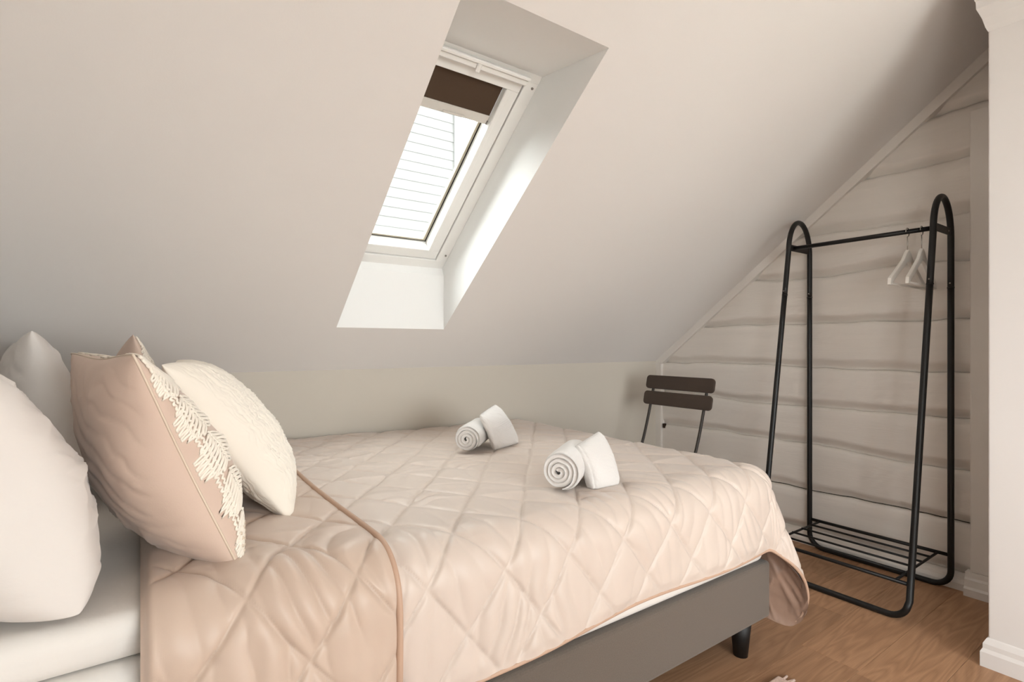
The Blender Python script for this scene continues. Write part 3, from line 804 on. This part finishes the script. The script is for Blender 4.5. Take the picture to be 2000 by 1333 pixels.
# small towels folded flat and leaning on them
def lean(name, label, b0, b1, t0, t1, thick, m, seed, ribs=False):
    """soft slab spanned by bottom edge b0-b1 and top edge t0-t1, thickness towards the back"""
    b0, b1, t0, t1 = [np.array(p, float) for p in (b0, b1, t0, t1)]
    n1, n2 = 96, 70
    ux = np.linspace(0, 2*np.pi, n1, endpoint=False); cu, su = np.cos(ux), np.sin(ux)
    sq = lambda q, p_: np.sign(q)*np.abs(q)**p_
    nrm = np.cross(b1-b0, t0-b0); nrm /= np.linalg.norm(nrm)
    if nrm[1] > 0: nrm = -nrm
    V = np.zeros((n2, n1, 3))
    for i, v_ in enumerate(np.linspace(0, 1, n2)):
        e = 2*v_-1
        prof = max(1-abs(e)**5, .0)**.5*.92+.08
        a0, a1 = b0+(t0-b0)*v_, b1+(t1-b1)*v_
        mid, half = (a0+a1)/2, (a1-a0)/2
        bow = .012*math.sin(v_*math.pi)
        wv = 1+.10*(fbm(cu*1.6+v_*2.5, su*1.6+v_*2.5, seed, 3)-.5)
        wid = 1-.10*max(0, abs(e)-.75)/.25
        th = sq(su, .8)*thick/2*prof*wv
        # the turned-in layers show as grooves along the side edges
        th = th - .0035*np.exp(-((np.abs(cu)-.80)/.05)**2)*np.sign(su)
        if ribs: th = th + np.where(su > 0, .0016*np.sin(v_*150)*np.exp(-((v_-.52)/.14)**2)*(np.abs(cu) < .8), 0)
        V[i] = mid + (sq(cu, .62)*wv*wid)[:, None]*half + (th+bow)[:, None]*nrm - nrm*thick/2
        V[i] += (.0016*(vn(cu*14+v_*30, su*14+v_*11, seed+4)-.5))[:, None]*nrm
    V[..., 2] = np.maximum(V[..., 2], zq-.004)
    F = grid_faces(n2, n1, wrap_m=True); F = np.vstack([F[:, [0, 1, 2]], F[:, [0, 2, 3]]])
    Vf = V.reshape(-1, 3); k = len(Vf); Vf = np.vstack([Vf, V[0].mean(0), V[-1].mean(0)])
    j = np.arange(n1)
    F = np.vstack([F, np.stack([np.full(n1, k), (j+1) % n1, j], -1), np.stack([np.full(n1, k+1), (n2-1)*n1+j, (n2-1)*n1+(j+1) % n1], -1)])
    return tag(link(name, np_mesh(name, Vf, F), m), label, 'towel', 'white towels laid on the bedspread')
lean('folded_towel', 'small white towel folded flat and leaning on the roll at the wall side', (1.165, 1.745, zq), (1.345, 1.82, zq), (1.10, 1.745, zq+.145), (1.275, 1.895, zq+.165), .055, M['towel'], 3.0, ribs=True)
lean('folded_towel', 'small white towel folded flat and leaning on the nearer roll', (1.08, 1.105, zq), (1.195, 1.10, zq), (1.07, 1.165, zq+.125), (1.235, 1.225, zq+.150), .07, M['towel'], 6.0)

# ------------------------------------------------------------------ clothes rack
rk = tag(empty('clothes_rack', (2.72, 1.1, 0)), 'black tubular steel clothes rack with slatted shoe shelf', 'clothes rack')
RT = .0125; YA, YF = .80, 1.41
xf = lambda z: 2.472 + .174*z
XBk = 2.968
def leg_frame(front):
    X = (lambda z: xf(z)) if front else (lambda z: XBk)
    zt = 1.36; rb = .07; pts = []
    for z in np.linspace(zt, rb+RT, 10): pts.append((X(z), YA, z))
    pts += [tuple(p) for p in arc((X(0), YA+rb, RT+rb), rb, math.pi, 1.5*math.pi, 9, (0, 1, 0), (0, 0, 1))][1:]
    pts += [tuple(p) for p in arc((X(0), YF-rb, RT+rb), rb, 1.5*math.pi, 2*math.pi, 9, (0, 1, 0), (0, 0, 1))]
    for z in np.linspace(rb+RT, zt, 10)[1:]: pts.append((X(z), YF, z))
    return tube('leg_frame', pts, RT, M['rack'], rk, sides=16)
leg_frame(True); leg_frame(False)
for Y in (YA, YF):
    pts = [(xf(z), Y, z) for z in np.linspace(1.352, 1.56, 6)]
    x0, x1 = xf(1.58), XBk; cxm = (x0+x1)/2
    for a_ in np.linspace(math.pi, 0, 25):
        pts.append((cxm + (x1-x0)/2*math.cos(a_)*1.0, Y, 1.58 + .165*math.sin(a_)))
    pts += [(XBk, Y, z) for z in np.linspace(1.56, 1.352, 6)]
    tube('side_arch', pts, RT, M['rack'], rk, sides=16)
    for X in (xf(1.36), XBk): 
        tube('joint_sleeve', [(X, Y, 1.352), (X, Y, 1.358)], RT+.0012, M['rack'], rk, sides=16)
        bm = bmesh.new(); bmesh.ops.create_uvsphere(bm, u_segments=8, v_segments=5, radius=.0035); bmesh.ops.translate(bm, vec=(X-.012, Y, 1.375), verts=bm.verts)
        link('locking_pin', bm_mesh('locking_pin', bm, True), M['screw'], rk)
    box('cross_strip', (xf(1.605), Y-.004, 1.588), (XBk, Y+.004, 1.620), M['rack'], rk, bevel=.001, seg=1)
XBAR = 2.80; ZBAR = 1.604
tube('hanging_bar', [(XBAR, YA, ZBAR), (XBAR, YF, ZBAR)], .0105, M['rack'], rk, sides=16)
bm = bmesh.new(); bmesh.ops.create_uvsphere(bm, u_segments=8, v_segments=5, radius=.004); bmesh.ops.translate(bm, vec=(2.925, YA-.004, 1.604), verts=bm.verts)
link('bolt', bm_mesh('bolt', bm, True), M['screw'], rk)
zs = .155
xs0, xs1 = xf(zs), XBk
shelf = tube('shelf_rail', [(xs0, YA, zs-.01), (xs0, YF, zs-.01)], .008, M['rack'], rk)
tube('shelf_rail', [(xs1, YA, zs), (xs1, YF, zs)], .008, M['rack'], rk)
for k in range(4):
    X = xs0 + (xs1-xs0)*(k+1)/5
    tube('shelf_slat', [(X, YA+.05, zs), (X, YF-.05, zs)], .005, M['rack'], rk, sides=10)
for Y in (YA+.05, YF-.05): tube('shelf_end_bar', [(xs0, Y, zs-.006), (xs1, Y, zs-.004)], .0055, M['rack'], rk, sides=10)

# coat hangers
def hanger(label, X, Y, rz, hw):
    h = tag(empty('coat_hanger', (X, Y, ZBAR-.25), rz), label, 'hanger', 'white hangers on the clothes rack')
    # local: x along the hanger, z up from the trouser bar; shoulders drop from the neck
    zt = .18
    P_ = []
    prof = [(-1, .0), (-.97, .028), (-.6, .075), (-.28, .118), (-.1, .155), (0, .168), (.1, .155), (.28, .118), (.6, .075), (.97, .028), (1, .0)]
    low = [(.955, -.002), (.6, .045), (.28, .085), (.1, .108), (0, .114), (-.1, .108), (-.28, .085), (-.6, .045), (-.955, -.002)]
    bm = bmesh.new()
    pts = [(p[0]*hw, -.007, p[1]) for p in prof] + [(p[0]*hw, -.007, p[1]) for p in low]
    f = bm.faces.new([bm.verts.new(p) for p in pts]); r = bmesh.ops.extrude_face_region(bm, geom=[f])
    bmesh.ops.translate(bm, vec=(0, .014, 0), verts=[g for g in r['geom'] if isinstance(g, bmesh.types.BMVert)])
    bmesh.ops.recalc_face_normals(bm, faces=bm.faces)
    bmesh.ops.bevel(bm, geom=[e for e in bm.edges if abs(e.verts[0].co.y-e.verts[1].co.y) < 1e-5], offset=.003, segments=2, profile=.5, affect='EDGES')
    bmesh.ops.triangulate(bm, faces=bm.faces)
    sh = link('shoulder', bm_mesh('shoulder', bm), M['hanger'], h, world_coords=False)
    link('trouser_bar', tube('x', [(-hw*.965, 0, .006), (hw*.965, 0, .006)], .0055, M['hanger']).data, None, h, world_coords=False)
    bpy.data.objects.remove([o for o in bpy.data.objects if o.name == 'x'][0])
    R_ = .019
    hk = [(0, 0, .150), (0, 0, .200)] + [(R_*math.cos(a_), 0, .245 + R_*math.sin(a_)) for a_ in np.linspace(-math.pi/2-.1, math.pi*1.0, 22)]
    t = tube('x', hk, .0021, M['hook'], sides=8); link('hook', t.data, None, sh, world_coords=False); bpy.data.objects.remove(t)
    return h
h1 = hanger('white wooden coat hanger in full view on the rack bar', XBAR-.012, .905, 0.0, .205)
h2 = hanger('white wooden coat hanger partly behind the near post of the rack', XBAR-.005, .855, .05, .20)

# ------------------------------------------------------------------ folding chair
ch = tag(empty('folding_chair', (2.45, 1.99, 0)), 'dark wooden slat-back folding chair in the corner behind the bed', 'chair')
CYA, CYB = 1.752, 2.231
def chair_x(z): return 2.48 + .155*np.clip((z-.44)/.46, 0, 1)**.75
def slat(zc, hgt):
    x = float(chair_x(zc)); tilt = math.radians(12)
    bm = bmesh.new(); bm_box(bm, (-.008, CYA, -hgt/2), (.008, CYB, hgt/2))
    ed = [e for e in bm.edges if abs(e.verts[0].co.x-e.verts[1].co.x) > .01]
    bmesh.ops.bevel(bm, geom=ed, offset=.022, segments=5, profile=.5, affect='EDGES')
    bmesh.ops.bevel(bm, geom=[e for e in bm.edges if e.calc_face_angle(0) > .9], offset=.003, segments=2, profile=.5, affect='EDGES')
    bmesh.ops.transform(bm, matrix=Matrix.Translation((x-.012, 0, zc)) @ Matrix.Rotation(tilt, 4, 'Y'), verts=bm.verts)
    return link('back_slat', bm_mesh('back_slat', bm), M['chair'], ch)
slat(.868, .083); slat(.772, .083)
for Y in (CYA+.052, CYB-.048):
    zz = np.linspace(.90, .44, 12)
    pts = [(float(chair_x(z)), Y, z) for z in zz] + [(2.40, Y, .33), (2.30, Y, .16), (2.22, Y, .012)]
    tube('upright', pts, .0085, M['chair_metal'], ch, sides=8)
    s_ = .02 if Y < 2 else -.02
    tube('leg', [(2.14, Y+s_, .45), (2.38, Y+s_, .25), (2.62, Y+s_, .012)], .0085, M['chair_metal'], ch, sides=8)
for k in range(5):
    x0 = 2.08 + k*.082
    box('seat_slat', (x0, CYA+.03, .452), (x0+.07, CYB-.03, .470), M['chair'], ch, bevel=.004)
for Y in (CYA+.1, CYB-.1): box('seat_rail', (2.08, Y-.01, .437), (2.485, Y+.01, .452), M['chair_metal'], ch)
tube('seat_pivot', [(2.484, CYA+.04, .462), (2.484, CYB-.04, .462)], .006, M['chair_metal'], ch, sides=8)
box('hinge', (2.462, CYA+.062, .425), (2.488, CYA+.085, .468), M['chair_metal'], ch)
tube('stretcher', [(2.29, CYA+.052, .15), (2.29, CYB-.048, .15)], .006, M['chair_metal'], ch, sides=8)

# ------------------------------------------------------------------ rug
rg = tag(empty('rug', (.9, .35, 0)), 'pale pink wool rug, its fringed corner at the bottom edge', 'rug')
bm = bmesh.new(); bm_box(bm, (.25, -.35, .0005), (1.715, .915, .012))
bmesh.ops.bevel(bm, geom=bm.edges[:], offset=.004, segments=2, profile=.5, affect='EDGES')
link('pile', bm_mesh('pile', bm), M['rug'], rg)
paths = []; rs = random.Random(9)
for k in range(110):
    y_ = -.34 + k*(1.25/110)
    paths.append(([(1.695, y_, .007), (1.715, y_+rs.uniform(-.004, .004), .006), (1.742+rs.uniform(-.008, .006), y_+rs.uniform(-.01, .01), .0035)], False))
fr_ = multi_tube('fringe', paths, .0045, M['rug'], rg, sides=5); fr_['kind'] = 'stuff'
